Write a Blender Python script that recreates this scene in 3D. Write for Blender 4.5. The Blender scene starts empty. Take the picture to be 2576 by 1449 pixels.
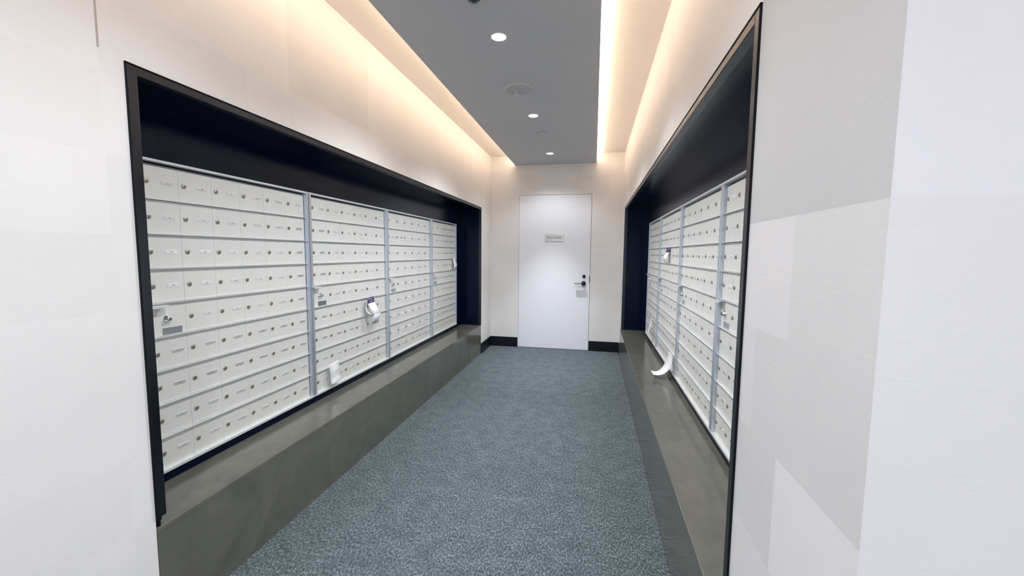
import bpy, bmesh, math, random
from mathutils import Vector, Matrix

sc = bpy.context.scene
C = sc.collection
random.seed(7)

# ------------------------------------------------------------------ camera
F_PX, YAW, PIT, ROL, EYE = 1017.83, 0.1984, 0.0862, 0.0095, 1.3341
fwd = Vector((-math.sin(YAW)*math.cos(PIT), math.cos(YAW)*math.cos(PIT), -math.sin(PIT)))
rt0 = Vector((math.cos(YAW), math.sin(YAW), 0)); up0 = rt0.cross(fwd)
rt = rt0*math.cos(ROL) + up0*math.sin(ROL); upv = -rt0*math.sin(ROL) + up0*math.cos(ROL)
cd = bpy.data.cameras.new('camera'); cam = bpy.data.objects.new('camera', cd); C.objects.link(cam)
cd.sensor_width = 36; cd.lens = F_PX/2576*36; cd.clip_start = 0.02
m = Matrix((rt, upv, -fwd)).transposed().to_4x4(); m.translation = (0, 0, EYE)
cam.matrix_world = m
sc.camera = cam

# ------------------------------------------------------------------ light and exposure
sc.view_settings.view_transform = 'Standard'; sc.view_settings.look = 'None'
sc.view_settings.exposure = 0.95; sc.view_settings.gamma = 1; sc.view_settings.use_curve_mapping = False
sc.cycles.use_denoising = True
sc.cycles.max_bounces = 10; sc.cycles.diffuse_bounces = 6; sc.cycles.sample_clamp_indirect = 6
w = bpy.data.worlds.new('world'); sc.world = w; w.use_nodes = True
w.node_tree.nodes['Background'].inputs[0].default_value = (0.90, 0.92, 1.0, 1)
w.node_tree.nodes['Background'].inputs[1].default_value = 1.02
LED_W, LED_COL = 18, (1.0, 0.74, 0.56)
SPOT_W, SPILL_W, SPOT_COL = 48, 72, (0.90, 0.94, 1.0)

# ------------------------------------------------------------------ plan (metres; camera at the origin, corridor along +y)
XL, XR = -1.440, 0.366           # wall faces
FL, FR = -1.697, 0.611           # front planes of the mailbox banks
YE, YC = 5.602, 0.604            # end wall, outer corner on the right
YB = -3.0
ZC, ZP = 2.664, 2.534            # cove ceiling, dropped panel underside
NL0, NL1, NR0, NR1 = 1.041, 5.097, 1.078, 5.245     # niche openings
ZF, ZB = 1.915, 0.381            # niche head, bench top
MB, MT = 0.421, 1.688            # mailbox bank bottom, top
BY = [1.237, 2.187, 3.137, 4.087, 4.887]
PX0, PX1 = -1.093, 0.004
DX0, DX1, DH = -1.033, -0.048, 2.13

# ------------------------------------------------------------------ materials
def mat(name, col, rough=.5, metal=0., spec=.5, emit=None, es=0., coat=0.):
    m = bpy.data.materials.new(name); m.use_nodes = True
    b = m.node_tree.nodes['Principled BSDF']
    b.inputs['Base Color'].default_value = (*col, 1); b.inputs['Roughness'].default_value = rough
    b.inputs['Metallic'].default_value = metal; b.inputs['Specular IOR Level'].default_value = spec
    if coat: b.inputs['Coat Weight'].default_value = coat; b.inputs['Coat Roughness'].default_value = .05
    if emit: b.inputs['Emission Color'].default_value = (*emit, 1); b.inputs['Emission Strength'].default_value = es
    return m
def nd(m, t, **kw):
    n = m.node_tree.nodes.new(t)
    for k, v in kw.items():
        if k in n.inputs: n.inputs[k].default_value = v
        else: setattr(n, k, v)
    return n
def ln(m, a, b): m.node_tree.links.new(a, b)
def bsdf(m): return m.node_tree.nodes['Principled BSDF']
def ramp(m, fac, stops):
    r = nd(m, 'ShaderNodeValToRGB'); ln(m, fac, r.inputs[0])
    while len(r.color_ramp.elements) < len(stops): r.color_ramp.elements.new(.5)
    for e, (p, c) in zip(r.color_ramp.elements, stops): e.position = p; e.color = (*c, 1)
    return r.outputs[0]
def bump(m, h, strength, dist):
    b = nd(m, 'ShaderNodeBump'); b.inputs['Strength'].default_value = strength; b.inputs['Distance'].default_value = dist
    ln(m, h, b.inputs['Height']); ln(m, b.outputs[0], bsdf(m).inputs['Normal'])

# wall stone: tone of each tile comes from a face attribute, fine ripples from noise
M_wall = mat('white_stone_tile', (.8, .79, .77), .55, spec=.35)
at = nd(M_wall, 'ShaderNodeAttribute', attribute_name='tile_tone')
tc = nd(M_wall, 'ShaderNodeTexCoord'); mp = nd(M_wall, 'ShaderNodeMapping'); mp.inputs['Scale'].default_value = (5, 5, 34)
mp.inputs['Rotation'].default_value = (.15, 0, 0)
ln(M_wall, tc.outputs['Object'], mp.inputs[0])
n1 = nd(M_wall, 'ShaderNodeTexNoise', Scale=3.0, Detail=5.0, Roughness=.6); ln(M_wall, mp.outputs[0], n1.inputs['Vector'])
n2 = nd(M_wall, 'ShaderNodeTexNoise', Scale=3.2, Detail=3.0); ln(M_wall, tc.outputs['Object'], n2.inputs['Vector'])
tint = ramp(M_wall, n2.outputs[0], [(.3, (.955, .955, .955)), (.7, (1, 1, 1))])
mx = nd(M_wall, 'ShaderNodeMix', data_type='RGBA', blend_type='MULTIPLY'); mx.inputs[0].default_value = 1
ln(M_wall, at.outputs['Color'], mx.inputs[6]); ln(M_wall, tint, mx.inputs[7]); ln(M_wall, mx.outputs[2], bsdf(M_wall).inputs['Base Color'])
bump(M_wall, n1.outputs[0], .10, .004)

M_plaster = mat('cream_plaster', (.82, .78, .73), .7, spec=.2)
M_panel = mat('grey_ceiling_paint', (.50, .525, .56), .6, spec=.25)
M_carpet = mat('blue_grey_carpet', (.1, .13, .16), .95, spec=.05)
tc = nd(M_carpet, 'ShaderNodeTexCoord'); mp = nd(M_carpet, 'ShaderNodeMapping'); mp.inputs['Scale'].default_value = (1.5, .8, 1)
ln(M_carpet, tc.outputs['Object'], mp.inputs[0])
na = nd(M_carpet, 'ShaderNodeTexNoise', Scale=230.0, Detail=2.0, Roughness=.7); ln(M_carpet, mp.outputs[0], na.inputs['Vector'])
nb = nd(M_carpet, 'ShaderNodeTexNoise', Scale=85.0, Detail=3.0, Roughness=.65); ln(M_carpet, mp.outputs[0], nb.inputs['Vector'])
nc = nd(M_carpet, 'ShaderNodeTexNoise', Scale=11.0, Detail=3.0, Roughness=.6); ln(M_carpet, tc.outputs['Object'], nc.inputs['Vector'])
def madd(m, a, k, c=None):
    n = nd(m, 'ShaderNodeMath', operation='MULTIPLY_ADD'); ln(m, a, n.inputs[0]); n.inputs[1].default_value = k
    if c is None: n.inputs[2].default_value = 0
    else: ln(m, c, n.inputs[2])
    return n.outputs[0]
fac = madd(M_carpet, na.outputs[0], .46, madd(M_carpet, nb.outputs[0], .46, madd(M_carpet, nc.outputs[0], .08)))
cc = ramp(M_carpet, fac, [(.38, (.026, .036, .044)), (.5, (.086, .106, .114)), (.64, (.33, .38, .40))])
ln(M_carpet, cc, bsdf(M_carpet).inputs['Base Color'])
rb = nd(M_carpet, 'ShaderNodeTexWave', Scale=62.0, Distortion=1.5); ln(M_carpet, tc.outputs['Object'], rb.inputs['Vector']); rb.inputs['Detail'].default_value = 1
bump(M_carpet, madd(M_carpet, na.outputs[0], .7, madd(M_carpet, rb.outputs['Fac'], .3)), .9, .004)

def stone(name, dark, light, rough):
    m = mat(name, light, rough, spec=.6)
    t = nd(m, 'ShaderNodeTexCoord')
    a = nd(m, 'ShaderNodeTexNoise', Scale=2.5, Detail=8.0, Roughness=.65, Distortion=1.2); ln(m, t.outputs['Object'], a.inputs['Vector'])
    b = nd(m, 'ShaderNodeTexNoise', Scale=5.0, Detail=10.0, Roughness=.75, Distortion=2.5); ln(m, t.outputs['Object'], b.inputs['Vector'])
    base = ramp(m, a.outputs[0], [(.3, dark), (.7, light)])
    vein = ramp(m, b.outputs[0], [(.665, (0, 0, 0)), (.69, (.13, .13, .12)), (.72, (0, 0, 0))])
    x = nd(m, 'ShaderNodeMix', data_type='RGBA', blend_type='ADD'); x.inputs[0].default_value = 1
    ln(m, base, x.inputs[6]); ln(m, vein, x.inputs[7]); ln(m, x.outputs[2], bsdf(m).inputs['Base Color'])
    return m
M_bench = stone('olive_grey_stone', (.09, .092, .077), (.135, .134, .113), .15)
M_niche = mat('black_gloss_panel', (.0006, .0022, .018), .22, spec=.25)
bsdf(M_niche).inputs['Specular Tint'].default_value = (.55, .85, 1, 1)
M_base = mat('black_baseboard', (.004, .005, .014), .4, spec=.3)
M_frame = mat('dark_bronze_metal', (.055, .062, .075), .28, metal=1.)
M_shadow = mat('gap_shade_black', (.003, .003, .006), .6, spec=.2)  # near-black colour standing in for the shade in narrow gaps
M_alu = mat('satin_aluminium', (.62, .68, .76), .34, metal=.75)
M_rail = mat('pale_aluminium', (.74, .76, .77), .38, metal=.35)
M_door = mat('champagne_painted_metal', (.73, .735, .70), .42, metal=.15, spec=.4)
t = nd(M_door, 'ShaderNodeTexCoord'); a = nd(M_door, 'ShaderNodeTexNoise', Scale=180.0, Detail=2.0); ln(M_door, t.outputs['Object'], a.inputs['Vector'])
ln(M_door, ramp(M_door, a.outputs[0], [(.3, (.70, .705, .67)), (.7, (.755, .76, .725))]), bsdf(M_door).inputs['Base Color'])
M_back = mat('grey_metal_body', (.30, .30, .29), .5)
M_lock = mat('brown_nickel', (.40, .36, .31), .35, metal=.75)
M_key = mat('dark_keyway', (.01, .01, .012), .5)
M_label = mat('glossy_label_window', (.94, .94, .95), .08, metal=.6, spec=.6)
M_print = mat('grey_label_print', (.25, .25, .27), .5)
M_chrome = mat('polished_chrome', (.82, .83, .85), .12, metal=1.)
M_white = mat('white_satin_paint', (.80, .82, .87), .45, spec=.4)
M_black = mat('black_metal', (.006, .006, .014), .25, spec=.5)
M_steel = mat('brushed_nickel', (.52, .52, .49), .3, metal=1.)
M_paper = mat('white_paper', (.86, .86, .90), .6, spec=.3)
M_purple = mat('purple_print', (.085, .062, .17), .5)
M_ink = mat('grey_ink', (.55, .54, .60), .6)
M_plast = mat('grey_white_plastic', (.52, .53, .53), .5)
M_dome = mat('smoked_dome', (.03, .045, .07), .1, spec=.6)
M_lamp = mat('lamp_lens', (1, 1, 1), .5, emit=(1, 1, 1), es=12)
M_led = mat('led_tape', (1, .9, .75), .5, emit=(1.0, .82, .6), es=5)

# ------------------------------------------------------------------ mesh helpers
class MB_:
    def __init__(s): s.bm = bmesh.new(); s.mats = []
    def mi(s, m):
        if m not in s.mats: s.mats.append(m)
        return s.mats.index(m)
    def box(s, x0, x1, y0, y1, z0, z1, m, bev=0):
        vs = [s.bm.verts.new(p) for p in [(x0,y0,z0),(x1,y0,z0),(x1,y1,z0),(x0,y1,z0),(x0,y0,z1),(x1,y0,z1),(x1,y1,z1),(x0,y1,z1)]]
        fs = [s.bm.faces.new([vs[i] for i in q]) for q in [(0,3,2,1),(4,5,6,7),(0,1,5,4),(1,2,6,5),(2,3,7,6),(3,0,4,7)]]
        k = s.mi(m)
        for f in fs: f.material_index = k
        if bev:
            es = list({e for f in fs for e in f.edges})
            r = bmesh.ops.bevel(s.bm, geom=es, offset=bev, segments=2, profile=.5, affect='EDGES')
            for f in r['faces']: f.material_index = k
        return s
    def quad(s, pts, m):
        f = s.bm.faces.new([s.bm.verts.new(p) for p in pts]); f.material_index = s.mi(m); return f
    def lathe(s, prof, axis, org, m, n=28):
        """prof: (radius, height) pairs along axis from org."""
        ax = Vector(axis).normalized(); u = ax.orthogonal().normalized(); v = ax.cross(u); o = Vector(org); k = s.mi(m)
        rings = []
        for r, h in prof:
            if r < 1e-6: rings.append([s.bm.verts.new(o + ax*h)])
            else: rings.append([s.bm.verts.new(o + ax*h + (u*math.cos(2*math.pi*i/n) + v*math.sin(2*math.pi*i/n))*r) for i in range(n)])
        for A, B in zip(rings, rings[1:]):
            for i in range(n):
                j = (i+1) % n
                if len(A) == 1 and len(B) == 1: continue
                if len(A) == 1: f = s.bm.faces.new([A[0], B[i], B[j]])
                elif len(B) == 1: f = s.bm.faces.new([A[i], A[j], B[0]])
                else: f = s.bm.faces.new([A[i], A[j], B[j], B[i]])
                f.material_index = k; f.smooth = True
        return s
    def ribbon(s, pts, half, th, m):
        """strip following pts (centre line), widened by +-half (Vector), with thickness th."""
        k = s.mi(m); n = len(pts); L = []
        for i, p in enumerate(pts):
            p = Vector(p); a = Vector(pts[max(0, i-1)]); b = Vector(pts[min(n-1, i+1)])
            h = Vector(half[i] if isinstance(half, list) else half)
            nn = (b-a).cross(h).normalized()*th/2
            L.append([s.bm.verts.new(q) for q in (p-h-nn, p+h-nn, p+h+nn, p-h+nn)])
        for A, B in zip(L, L[1:]):
            for i in range(4):
                f = s.bm.faces.new([A[i], A[(i+1)%4], B[(i+1)%4], B[i]]); f.material_index = k; f.smooth = i in (0, 2)
        for A in (L[0], L[-1]): s.bm.faces.new(A).material_index = k
        return s
    def build(s, name, parent=None, loc=None):
        bmesh.ops.recalc_face_normals(s.bm, faces=[f for f in s.bm.faces])
        me = bpy.data.meshes.new(name); s.bm.to_mesh(me); s.bm.free()
        for m in s.mats: me.materials.append(m)
        o = bpy.data.objects.new(name, me); C.objects.link(o)
        if parent: o.parent = parent
        if loc: o.location = loc
        return o
def tag(o, label=None, cat=None, group=None, kind=None):
    for k, v in (('label', label), ('category', cat), ('group', group), ('kind', kind)):
        if v: o[k] = v
    return o
def empty(name, loc, rz, label, cat, group=None):
    o = bpy.data.objects.new(name, None); C.objects.link(o); o.location = loc; o.rotation_euler = (0, 0, rz)
    o.empty_display_size = .1
    return tag(o, label, cat, group)
def copy_tree(o, parent=None):
    c = o.copy(); C.objects.link(c); c.parent = parent
    for ch in list(o.children): copy_tree(ch, c)
    return c
def text_verts(b, s, x, z, h, place, m):
    """stroke letters: place(u, w) -> point; used for the door plaque."""
    G = {'P': [((0,0),(0,1)),((0,1),(.6,1)),((.6,1),(.6,.5)),((.6,.5),(0,.5))], 'A': [((0,0),(.33,1)),((.33,1),(.66,0)),((.12,.36),(.54,.36))],
         'R': [((0,0),(0,1)),((0,1),(.6,1)),((.6,1),(.6,.5)),((.6,.5),(0,.5)),((.25,.5),(.62,0))], 'C': [((.62,1),(0,1)),((0,1),(0,0)),((0,0),(.62,0))],
         'E': [((.6,1),(0,1)),((0,1),(0,0)),((0,0),(.6,0)),((0,.5),(.5,.5))], 'L': [((0,1),(0,0)),((0,0),(.6,0))],
         'S': [((.6,1),(0,1)),((0,1),(0,.5)),((0,.5),(.6,.5)),((.6,.5),(.6,0)),((.6,0),(0,0))], 'T': [((0,1),(.66,1)),((.33,1),(.33,0))],
         'O': [((0,0),(0,1)),((0,1),(.62,1)),((.62,1),(.62,0)),((.62,0),(0,0))], 'G': [((.62,1),(0,1)),((0,1),(0,0)),((0,0),(.62,0)),((.62,0),(.62,.5)),((.62,.5),(.35,.5))], ' ': []}
    t = h*.085
    for ch in s:
        for (x0, y0), (x1, y1) in G[ch]:
            a = Vector((x+x0*h, z+y0*h)); c = Vector((x+x1*h, z+y1*h)); d = (c-a).normalized(); nrm = Vector((-d.y, d.x))*t; a2 = a-d*t; c2 = c+d*t
            b.quad([place(*(a2-nrm)), place(*(c2-nrm)), place(*(c2+nrm)), place(*(a2+nrm))], m)
        x += h*(.92 if ch != ' ' else .6)
    return x

# ------------------------------------------------------------------ setting: tiled walls
def tone(a=.755, s=.035):
    v = a + random.uniform(-s, s); return (v, v*.99, v*.975, 1)
def tiled_wall(name, plane, at_, u0, u1, z0, z1, holes, special=None, extra=None, h=.2385, z_off=-.0225):
    """plane 'x' or 'y' at coordinate at_; u runs along the other axis; holes (u0,u1,z0,z1) stay open."""
    b = MB_(); lay = b.bm.faces.layers.float_color.new('tile_tone')
    zs = sorted({z0, z1, *[q for hh in holes for q in hh[2:]], *[z_off+h*i for i in range(20)]}); zs = [z for z in zs if z0 <= z <= z1]
    for za, zb in zip(zs, zs[1:]):
        if zb-za < 1e-4: continue
        row = math.floor(((za+zb)/2 - z_off)/h); rr = random.Random(row*31+len(name)*7)
        cuts = []; u = math.floor(u0) - rr.random()*.9
        while u < u1: u += rr.choice([.46, .62, .92]); cuts.append(u)
        if special: cuts += special[0]
        us = sorted({u0, u1, *[q for hh in holes for q in hh[:2]], *cuts}); us = [q for q in us if u0 <= q <= u1]
        for ua, ub in zip(us, us[1:]):
            uc, zc = (ua+ub)/2, (za+zb)/2
            if ub-ua < 1e-4 or any(hh[0] < uc < hh[1] and hh[2] < zc < hh[3] for hh in holes): continue
            ti = sum(1 for c_ in cuts if c_ < uc)
            rs = random.Random(row*977 + ti*131 + len(name)); v = .785 + rs.uniform(-.017, .017)
            col = (v, v*.988, v*.97, 1)
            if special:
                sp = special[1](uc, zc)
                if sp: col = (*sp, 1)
            P = [(at_, ua, za), (at_, ub, za), (at_, ub, zb), (at_, ua, zb)] if plane == 'x' else [(ua, at_, za), (ub, at_, za), (ub, at_, zb), (ua, at_, zb)]
            f = b.quad(P, M_wall); f[lay] = col
    bmesh.ops.remove_doubles(b.bm, verts=b.bm.verts, dist=1e-5)
    if extra: extra(b)
    for f in b.bm.faces:
        if f[lay][3] == 0 or (f[lay][0] == 0 and f[lay][1] == 0): f[lay] = (.76, .75, .735, 1)
    return tag(b.build(name), kind='structure')

def sp_left(u, z):
    if z > 2.09 and u < 4:
        return {0: (.775, .765, .75), 1: (.80, .79, .775), 2: (.745, .735, .715), 3: (.79, .78, .765)}[sum(u > q for q in (.975, 1.744, 2.44))]
    return None
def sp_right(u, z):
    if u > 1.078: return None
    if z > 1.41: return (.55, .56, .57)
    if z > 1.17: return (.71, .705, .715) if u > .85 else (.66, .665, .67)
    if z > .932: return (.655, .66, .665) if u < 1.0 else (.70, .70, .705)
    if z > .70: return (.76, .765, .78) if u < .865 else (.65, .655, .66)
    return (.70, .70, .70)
def extra_shell(x, sign):
    def f(b):   # back of the wall body, so no light comes through the niche
        b.box(x+sign*.62, x+sign*.64, YB if sign < 0 else YC, YE+.05, 0, ZC, M_plaster)
    return f
tiled_wall('wall_left', 'x', XL, YB, YE, 0, ZC, [(NL0, NL1, 0, ZF)], special=([.975, 1.744, 2.44, 3.17], sp_left), extra=extra_shell(XL, -1), z_off=-.052)
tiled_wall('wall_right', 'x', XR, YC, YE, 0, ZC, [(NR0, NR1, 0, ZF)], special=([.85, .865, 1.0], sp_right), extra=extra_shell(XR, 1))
tiled_wall('wall_back', 'y', YE, XL, XR, 0, ZC, [(DX0-.0015, DX1+.004, 0, DH+.003)],
           extra=lambda b: (b.box(XL-.7, XR+.7, YE+.06, YE+.08, 0, ZC, M_plaster), b.box(DX0-.0015, DX0-.0013, YE, YE+.05, 0, DH, M_shadow),
                            b.box(DX1+.0038, DX1+.004, YE, YE+.05, 0, DH, M_shadow), b.box(DX0, DX1, YE, YE+.05, DH+.0038, DH+.004, M_shadow)))
tiled_wall('wall_front', 'y', YC, XR, 4.0, 0, ZC, [], special=([], lambda u, z: (.735, .74, .775) if z > 1.41 else (.715, .715, .735)))

b = MB_(); b.box(-2.2, 4.0, YB, YE+.1, -.05, 0, M_carpet); tag(b.build('floor'), kind='structure')
b = MB_()
b.box(-2.2, 4.0, YB, YE+.1, ZC, ZC+.05, M_plaster)
b.box(PX0, PX1, YB, YE, ZP, ZP+.018, M_panel, bev=.0015)
b.box(PX0+.085, PX1-.085, YB, YE, ZP+.018, ZC, M_plaster)
tag(b.build('ceiling'), kind='structure')

# thin dark joint strip high on the left wall
b = MB_(); b.box(XL-.002, XL+.0012, .9725, .9775, 1.925, ZC, mat('dark_joint', (.42, .39, .34), .8)); tag(b.build('trim_1'), kind='structure')

# baseboards
b = MB_(); b.box(XL, XL+.012, NL1+.002, YE-.013, 0, .137, M_base, .001); b.box(XL, XL+.012, YB, NL0-.002, 0, .137, M_base, .001)
tag(b.build('baseboard_left'), kind='structure')
b = MB_(); b.box(XL+.001, DX0-.006, YE-.012, YE, 0, .137, M_base, .001); b.box(DX1+.006, XR-.001, YE-.012, YE, 0, .137, M_base, .001)
tag(b.build('baseboard_back'), kind='structure')
b = MB_(); b.box(XR-.012, XR, NR1+.002, YE-.013, 0, .137, M_base, .001)
tag(b.build('baseboard_right'), kind='structure')

# niches: dark lining, joined round the mailbox banks
def niche(name, xw, xf, y0, y1, sgn):
    b = MB_(); xb = xf + sgn*.012                     # back plane just behind the bank fronts
    X = lambda a, c: (min(a, c), max(a, c))
    xo = X(xb, xb+sgn*.02)
    b.box(*xo, y0, y1, MT+.001, ZF+.02, M_niche); b.box(*xo, y0, y1, ZB, MB-.001, M_niche)
    b.box(*xo, y0, BY[0]-.001, MB-.001, MT+.001, M_niche); b.box(*xo, BY[-1]+.001, y1, MB-.001, MT+.001, M_niche)
    xs = X(xw+sgn*.0305, xb+sgn*.02)
    b.box(*xs, y0-.02, y0, ZB, ZF+.02, M_niche); b.box(*xs, y1, y1+.02, ZB, ZF+.02, M_niche); b.box(*xs, y0, y1, ZF, ZF+.02, M_niche)
    tag(b.build(name), kind='structure')
niche('wall_left_niche', XL, FL, NL0, NL1, -1)
niche('wall_right_niche', XR, FR, NR0, NR1, 1)

# metal frames round the niches
def frame(name, xw, y0, y1, sgn):
    b = MB_(); X = lambda a, c: (min(a, c), max(a, c)); x = X(xw-sgn*.004, xw+sgn*.030); xe = X(xw-sgn*.0055, xw+sgn*.028)
    w_ = .030
    b.box(*x, y0+.004, y0+w_+.004, .418, ZF-.004, M_frame, .002); b.box(*x, y1-w_*.6, y1-.003, ZB, ZF-.004, M_frame, .002)
    b.box(*x, y0+w_+.004, y1-w_*.6, ZF-w_, ZF-.004, M_frame, .002)
    b.box(*xe, y0, y0+.004, .418, ZF, M_shadow); b.box(*xe, y1-.003, y1, ZB, ZF, M_shadow); b.box(*xe, y0, y1, ZF-.004, ZF, M_shadow)  # thin black strips paint the shadow gap round the frame
    b.lathe([(0, 0), (.006, 0), (.006, .02), (.010, .022), (.010, .038)], (0, 0, 1), ((x[0]+x[1])/2, y0+.018, ZB), M_black, 12)
    tag(b.build(name), kind='structure')
frame('trim_2', XL, NL0, NL1, -1)
frame('trim_3', XR, NR0, NR1, 1)

# stone benches
def bench(label, xf, xb, y0, y1, joints):
    r = empty('stone_bench', ((xf+xb)/2, (y0+y1)/2, 0), 0, label, 'bench', 'stone benches in the wall niches')
    cx, cy = (xf+xb)/2, (y0+y1)/2; x0, x1 = sorted((xf, xb)); sg = 1 if xf > xb else -1
    cuts = [y0, *joints, y1]
    b = MB_()
    for a, c in zip(cuts, cuts[1:]): b.box(x0-cx, x1-cx, a-cy+.0004, c-cy-.0004, ZB-.02, ZB, M_bench, .0016)
    b.build('bench_top', r)
    b = MB_(); xa, xc = sorted((xf-cx-sg*.0004, xf-cx-sg*.021))
    for a, c in zip(cuts, cuts[1:]): b.box(xa, xc, a-cy+.0004, c-cy-.0004, 0, ZB-.0199, M_bench)
    b.build('front_panel', r)
    return r
bench('olive grey polished stone bench under the mailboxes of the left wall', XL+.002, FL-.011, NL0+.001, NL1-.001, [2.36, 3.72])
bench('olive grey polished stone bench under the mailboxes of the right wall', .345, FR+.011, NR0+.001, NR1-.001, [2.5, 3.9])

# ------------------------------------------------------------------ mailbox banks (local: +x outwards, +y along the wall, z up)
PITCH, ROWH, ZT = .1493, .1381, 1.671
DXF = -.016                                       # door face behind the frame front
def bank_frame(n, W_):
    b = MB_()
    for y0, y1 in ((.0025, .021), (W_-.021, W_-.0025)):
        b.box(-.03, 0, y0, y1, MB+.012, MT-.010, M_alu, .0012)
        b.box(-.03, -.011, y0+(.021 if y0 < .1 else -.0) - (0.0035 if y0 < .1 else 0.0035), y0+.021+(0 if y0 < .1 else 0) if y0 < .1 else y0, MB+.012, MT-.010, M_alu)
    b.box(-.03, .001, .0025, W_-.0025, MT-.010, MT, M_rail, .0012)
    b.box(-.03, .001, .0025, W_-.0025, MB, MB+.012, M_rail, .0012)
    for r in range(1, 9):
        z = ZT - r*ROWH; b.box(-.03, -.0045, .021, W_-.021, z-.0012, z+.0012, M_rail)
    b.box(-.20, -.027, .0025, W_-.0025, MB, MT, M_niche); b.box(-.0268, -.0262, .022, W_-.022, MB+.012, ZT, M_back)
    return b
def shared(name, mesh, parent, loc):
    o = bpy.data.objects.new(name, mesh); C.objects.link(o); o.parent = parent; o.location = loc; return o
def mesh_of(b, name):
    o = b.build(name); me = o.data; bpy.data.objects.remove(o); return me
b = MB_(); b.box(-.010, 0, .0004, PITCH-.0004, .0025, ROWH-.0025, M_door, .0008); me_door = mesh_of(b, 'compartment_door')
b = MB_(); b.box(-.010, 0, .0004, PITCH-.0004, .0025, ROWH-.0025-.010, M_door, .0008); b.box(-.010, -.001, .0004, PITCH-.0004, ROWH-.0125, ROWH-.0085, M_rail, .0005); me_top = mesh_of(b, 'top_compartment_door')
b = MB_(); b.lathe([(.0100, 0), (.0100, .0022), (.0085, .0034), (0, .0034)], (1, 0, 0), (0, 0, 0), M_lock, 20)
b.box(.0033, .0037, -.0009, .0009, -.004, .004, M_key); me_lock = mesh_of(b, 'lock')
def stadium(w_, h_, d, m, marks=True):
    b = MB_(); pts = []
    for s, a0 in ((1, -90), (-1, 90)):
        for i in range(9): a = math.radians(a0+i*22.5); pts.append((s*(w_/2-h_/2) + math.cos(a)*h_/2, math.sin(a)*h_/2))
    k = b.mi(m); A = [b.bm.verts.new((0, y, z)) for y, z in pts]; B = [b.bm.verts.new((d, y*.97, z*.9)) for y, z in pts]
    b.bm.faces.new(B).material_index = k
    for i in range(len(A)): b.bm.faces.new([A[i], A[(i+1) % len(A)], B[(i+1) % len(A)], B[i]]).material_index = k
    if marks:
        for j in (-1, 0, 1): b.box(d, d+.0003, j*.0032-.0011, j*.0032+.0011, -.0024, .0024, M_print)
    return b
me_label = mesh_of(stadium(.053, .0140, .0015, M_label), 'number_label')

def bank(n, W_, y, x, rz, label):
    r = empty('mailbox_unit', (x, y, 0), rz, label, 'mailboxes', 'mailbox units in the wall niches')
    bank_frame(n, W_).build('frame', r)
    for row in range(9):
        for c in range(n):
            z = ZT-(row+1)*ROWH; y0 = .0260 + c*PITCH
            d = shared('compartment_door', me_top if row == 0 else me_door, r, (DXF, y0, z))
            if row == 4 and c == 0: continue
            shared('lock', me_lock, d, (0, .0235, ROWH/2)); shared('number_label', me_label, d, (0, .105, ROWH/2))
    zz = ZT-5*ROWH                                     # the master compartment of the first column
    b = MB_(); b.box(DXF, DXF+.030, .010, .084, 1.1090, 1.1115, M_rail, .0006); b.box(DXF+.027, DXF+.030, .010, .084, 1.101, 1.1115, M_rail, .0006); b.build('pull_handle', r)
    b = MB_(); b.lathe([(.0150, 0), (.0150, .004), (.0118, .006), (.0112, .014), (.009, .017), (0, .017)], (1, 0, 0), (DXF, .096, 1.053), M_chrome, 24)
    b.box(DXF+.0169, DXF+.0175, .0945, .0975, 1.0485, 1.0575, M_key); b.build('master_lock', r)
    b = MB_(); b.box(DXF, DXF+.0012, .076, .156, .9865, 1.0145, mat_plate); b.box(DXF+.0011, DXF+.0015, .098, .134, .9985, 1.0015, M_print); b.build('unit_label', r)
    return r
mat_plate = mat('grey_metal_plate', (.42, .46, .52), .25, metal=.9)
W6, W5 = .95, .80
def spot_name(i, side): return ['nearest the camera', 'second from the camera', 'third from the camera', ''][i]
T = ['aluminium mailbox unit of six columns, {} on the {} wall', 'aluminium mailbox unit of six columns, {} on the {} wall', 'aluminium mailbox unit of six columns, {} on the {} wall', 'narrower five-column mailbox unit, farthest along the {1} wall near the white door']
protos = {}
for side in ('left', 'right'):
    for i in range(4):
        n, W_ = (5, W5) if i == 3 else (6, W6)
        loc = (FL, BY[i], 0) if side == 'left' else (FR, BY[i]+W_, 0)
        rz = 0 if side == 'left' else math.pi
        lab = T[i].format(spot_name(i, side), side)
        if n not in protos: protos[n] = bank(n, W_, loc[1], loc[0], rz, lab)
        else:
            r = copy_tree(protos[n]); r.location = loc; r.rotation_euler = (0, 0, rz); r['label'] = lab

# ------------------------------------------------------------------ door, its hardware, plaque
b = MB_(); b.box(DX0, DX1, YE+.002, YE+.045, .004, DH, M_white, .0015); door = tag(b.build('door_1'), kind='structure')
b = MB_(); hx, hz = -.129, .930
b.lathe([(.032, 0), (.032, .008), (.030, .016), (.024, .024), (.013, .029), (.013, .050), (0, .050)], (0, -1, 0), (hx, YE+.002, hz), M_black, 28)
b.box(hx-.125, hx+.012, YE-.066, YE-.034, hz-.004, hz+.004, M_black, .0015); b.build('door_handle', door)
b = MB_(); b.lathe([(.023, 0), (.023, .008), (.019, .012), (.012, .012), (.010, .014), (0, .014)], (0, -1, 0), (-.126, YE+.002, 1.027), M_black, 24)
b.lathe([(.010, .0141), (.009, .017), (0, .017)], (0, -1, 0), (-.126, YE+.002, 1.027), M_frame, 20); b.build('deadbolt', door)
b = MB_(); b.box(DX1-.006, DX1+.0035, YE-.006, YE+.004, .940, 1.034, M_black, .0015); b.build('strike_plate', door)

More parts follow.
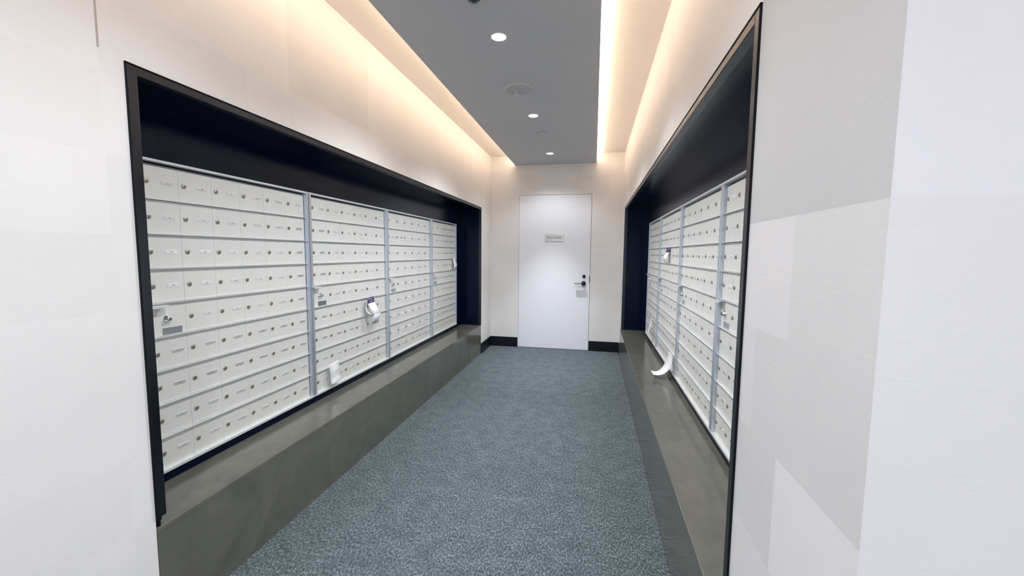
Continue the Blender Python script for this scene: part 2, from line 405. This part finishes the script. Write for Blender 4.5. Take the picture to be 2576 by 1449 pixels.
s = empty('door_sign', (-.540, YE+.001, 1.549), 0, 'small brushed metal plaque reading PARCEL STORAGE on the white door', 'sign')
b = MB_(); b.box(-.129, .129, -.006, 0, -.051, .051, M_steel, .001); b.build('plate', s)
b = MB_(); text_verts(b, 'PARCEL STORAGE', -.106, -.007, .0165, lambda u, z: (u, -.0064, z), M_key); b.build('lettering', s)

# ------------------------------------------------------------------ ceiling fittings
CX = -.552
def downlight(y, label, wide=1.0, beam=1.0):
    r = empty('downlight', (CX, y, ZP), 0, label, 'ceiling light', 'downlights along the grey ceiling panel')
    b = MB_(); b.lathe([(.040, -.001), (.043, -.003), (.048, -.001), (.048, .0)], (0, 0, 1), (0, 0, 0), M_plast, 32); b.build('trim_ring', r)
    b = MB_(); b.lathe([(.040, -.0015), (0, -.0035)], (0, 0, 1), (0, 0, 0), M_lamp, 32); b.build('lens', r)
    ld = bpy.data.lights.new('downlight_lamp', 'SPOT'); ld.energy = SPOT_W*beam; ld.color = SPOT_COL; ld.spot_size = math.radians(62); ld.spot_blend = 1; ld.shadow_soft_size = .012
    lo = bpy.data.objects.new('downlight_lamp', ld); C.objects.link(lo); lo.parent = r; lo.location = (0, 0, -.02)
    ad = bpy.data.lights.new('downlight_spill', 'SPOT'); ad.spot_size = math.radians(134); ad.spot_blend = .62; ad.shadow_soft_size = .033; ad.energy = SPILL_W*wide; ad.color = SPOT_COL
    ao = bpy.data.objects.new('downlight_spill', ad); C.objects.link(ao); ao.parent = r; ao.location = (0, 0, -.006)
    return r
downlight(2.305, 'bright round downlight in the grey ceiling, nearest to the camera')
downlight(3.620, 'bright round downlight between the large ceiling disc and the small flat disc')
downlight(4.985, 'bright round downlight in the grey ceiling, nearest the end wall', .32, 2.3)
downlight(.985, 'round downlight in the grey ceiling just above the camera', .54)
downlight(-.34, 'round downlight in the grey ceiling behind the camera', .6)

r = empty('ceiling_detector', (-.568, 3.02, ZP), 0, 'wide round ceiling disc with raised rim and small hanging knob', 'detector')
b = MB_(); b.lathe([(0, -.006), (.088, -.006), (.093, -.013), (.104, -.013), (.110, -.004), (.110, 0)], (0, 0, 1), (0, 0, 0), M_panel, 48); b.build('base', r)
b = MB_(); b.lathe([(.0925, -.0125), (.096, -.0155), (.104, -.0145), (.109, -.006)], (0, 0, 1), (0, 0, 0), M_plast, 48); b.build('rim', r)
b = MB_(); b.lathe([(.018, -.006), (.020, -.030), (.026, -.036), (.024, -.046), (0, -.050)], (0, 0, 1), (-.022, .02, 0), M_plast, 28); b.build('knob', r)
b = MB_(); b.lathe([(0, -.007), (.044, -.006), (.046, -.003), (.040, -.002), (.040, 0)], (0, 0, 1), (0, 0, 0), M_plast, 36)
o = b.build('sprinkler_cover', loc=(-.545, 4.15, ZP)); tag(o, 'small flat round cover plate on the ceiling between two downlights', 'sprinkler cover')
r = empty('ceiling_dome', (-.580, 1.915, ZP), 0, 'dark dome fixture with pale ring at the top edge of the photo', 'ceiling fixture')
b = MB_(); b.lathe([(.040, -.004), (.044, -.008), (.060, -.006), (.063, 0)], (0, 0, 1), (0, 0, 0), M_plast, 36); b.build('ring', r)
b = MB_(); b.lathe([(.041, -.003), (.038, -.018), (.026, -.032), (.012, -.038), (0, -.039)], (0, 0, 1), (0, 0, 0), M_dome, 32); b.build('dome', r)

def led(x, sgn, label):
    r = empty('led_strip', (x, (YB+YE)/2, ZP+.018), 0, label, 'light strip', 'warm light strips hidden in the ceiling coves')
    L = YE-YB-.1
    b = MB_(); b.box(-.006, .006, -L/2, L/2, 0, .003, M_led); b.build('tape', r)
    ld = bpy.data.lights.new('led_lamp', 'AREA'); ld.shape = 'RECTANGLE'; ld.size = .012; ld.size_y = L; ld.energy = LED_W; ld.color = LED_COL
    lo = bpy.data.objects.new('led_lamp', ld); C.objects.link(lo); lo.parent = r; lo.location = (0, 0, .008)
    lo.rotation_euler = (0, math.pi - sgn*math.radians(38), 0)
    return r
led(PX0+.028, -1, 'warm light strip on top of the left edge of the dropped ceiling panel')
led(PX1-.028, 1, 'warm light strip on top of the right edge of the dropped ceiling panel')

# ------------------------------------------------------------------ paper slips
def smooth(pts, n=5):
    P = [Vector(p) for p in pts]; P = [P[0]*2-P[1]] + P + [P[-1]*2-P[-2]]; out = []
    for i in range(1, len(P)-2):
        for k in range(n):
            t = k/n; out.append(.5*((2*P[i]) + (P[i+1]-P[i-1])*t + (2*P[i-1]-5*P[i]+4*P[i+1]-P[i+2])*t*t + (-P[i-1]+3*P[i]-3*P[i+1]+P[i+2])*t**3))
    return out + [P[-2]]
# leaflet with purple header on the left wall (origin at its top)
DL = FL+DXF
r = empty('paper_leaflet', (DL, 2.825, .985), 0, 'folded white leaflet with purple header hanging from the second left unit', 'leaflet', 'paper notices hanging on the mailboxes')
hw = Vector((0, .048, .002))
b = MB_(); b.ribbon([(.030, 0, 0), (.038, .002, -.044)], hw, .0006, M_purple); hd = b.build('purple_header', r); hd['label'] = 'purple printed header'
b = MB_(); b.quad([(.0365, -.006, -.012), (.0375, .000, -.021), (.0365, .006, -.012), (.0362, .000, -.0145)], M_paper)
b.quad([(.0385, -.03, -.033), (.0385, .02, -.031), (.0387, .02, -.034), (.0387, -.03, -.036)], M_ink); b.build('printed_mark', hd)
b = MB_(); b.ribbon([(.038, .002, -.044), (.060, .008, -.09), (.082, .016, -.128)], hw, .0005, M_paper)
b.ribbon([(.082, .016, -.128), (.066, .018, -.170), (.046, .020, -.212)], hw, .0005, M_paper)
b.quad([(.0535, .002, -.198), (.0545, .040, -.196), (.0525, .040, -.202), (.0515, .002, -.204)], M_lock); b.build('white_pages', r)
b = MB_(); b.ribbon(smooth([(.026, -.040, -.04), (.022, -.044, -.075), (.030, -.040, -.105), (.052, -.028, -.122), (.066, -.018, -.118)]), Vector((.0, .011, .003)), .0005, M_paper); b.build('curled_flap', r)

def slip(label, origin, pts, half, marks=None, group='paper notices hanging on the mailboxes', header=None):
    r = empty('paper_slip', origin, 0, label, 'paper slip', group)
    b = MB_(); b.ribbon(smooth(pts), half, .0005, M_paper); b.build('sheet', r)
    if header:
        b = MB_(); b.ribbon(header, half if not isinstance(half, list) else half[0], .0006, M_purple); h = b.build('purple_header', r); h['label'] = 'purple printed header'
    if marks:
        b = MB_()
        for q in marks: b.quad(q, M_ink)
        b.build('print', r)
    return r
slip('small white paper slip at the bottom row of the second left unit', (DL, 2.372, .590),
     [(.022, -.002, 0), (.028, .002, -.05), (.026, .006, -.10), (.034, .008, -.132)], Vector((0, .050, .006)),
     [[(.0305, -.035, -.062), (.0305, .045, -.054), (.0305, .045, -.056), (.0305, -.035, -.064)], [(.034, .0, -.112), (.034, .045, -.107), (.034, .045, -.109), (.034, .0, -.114)]])
slip('white paper slip on the farthest left unit, fourth row beside the niche end', (DL, 4.800, 1.262),
     [(.012, 0, 0), (.020, 0, -.045), (.032, -.004, -.09), (.020, -.010, -.128)], Vector((0, .055, 0)))
DR = FR-DXF
slip('curved paper slip with purple header in the third row of the right wall', (DR, 3.63, 1.393),
     [(-.016, 0, -.043), (-.030, 0, -.068), (-.038, 0, -.090), (-.030, 0, -.112), (-.018, 0, -.130)], Vector((-.006, .050, 0)),
     header=[(-.011, 0, -.002), (-.016, 0, -.043)])
slip('long white paper slip curling out over the right stone bench', (DR, 3.235, .583),
     [(-.032, .0, 0), (-.035, .0, -.050), (-.048, .0, -.100), (-.080, .0, -.146), (-.120, .0, -.166), (-.160, .0, -.164)], [Vector((-.002-.011*math.sin(math.pi*min(i/20, 1)), .055, 0)) for i in range(40)],
     [[(-.146, -.012, -.1645), (-.138, -.012, -.1650), (-.138, .006, -.1650), (-.146, .006, -.1645)]])
slip('narrow white paper slip hanging low on the farthest right unit', (DR, 4.33, .675),
     [(-.030, 0, 0), (-.036, 0, -.05), (-.050, 0, -.11), (-.060, .01, -.19)], [Vector((0, .022+.0025*min(i, 8), 0)) for i in range(24)])
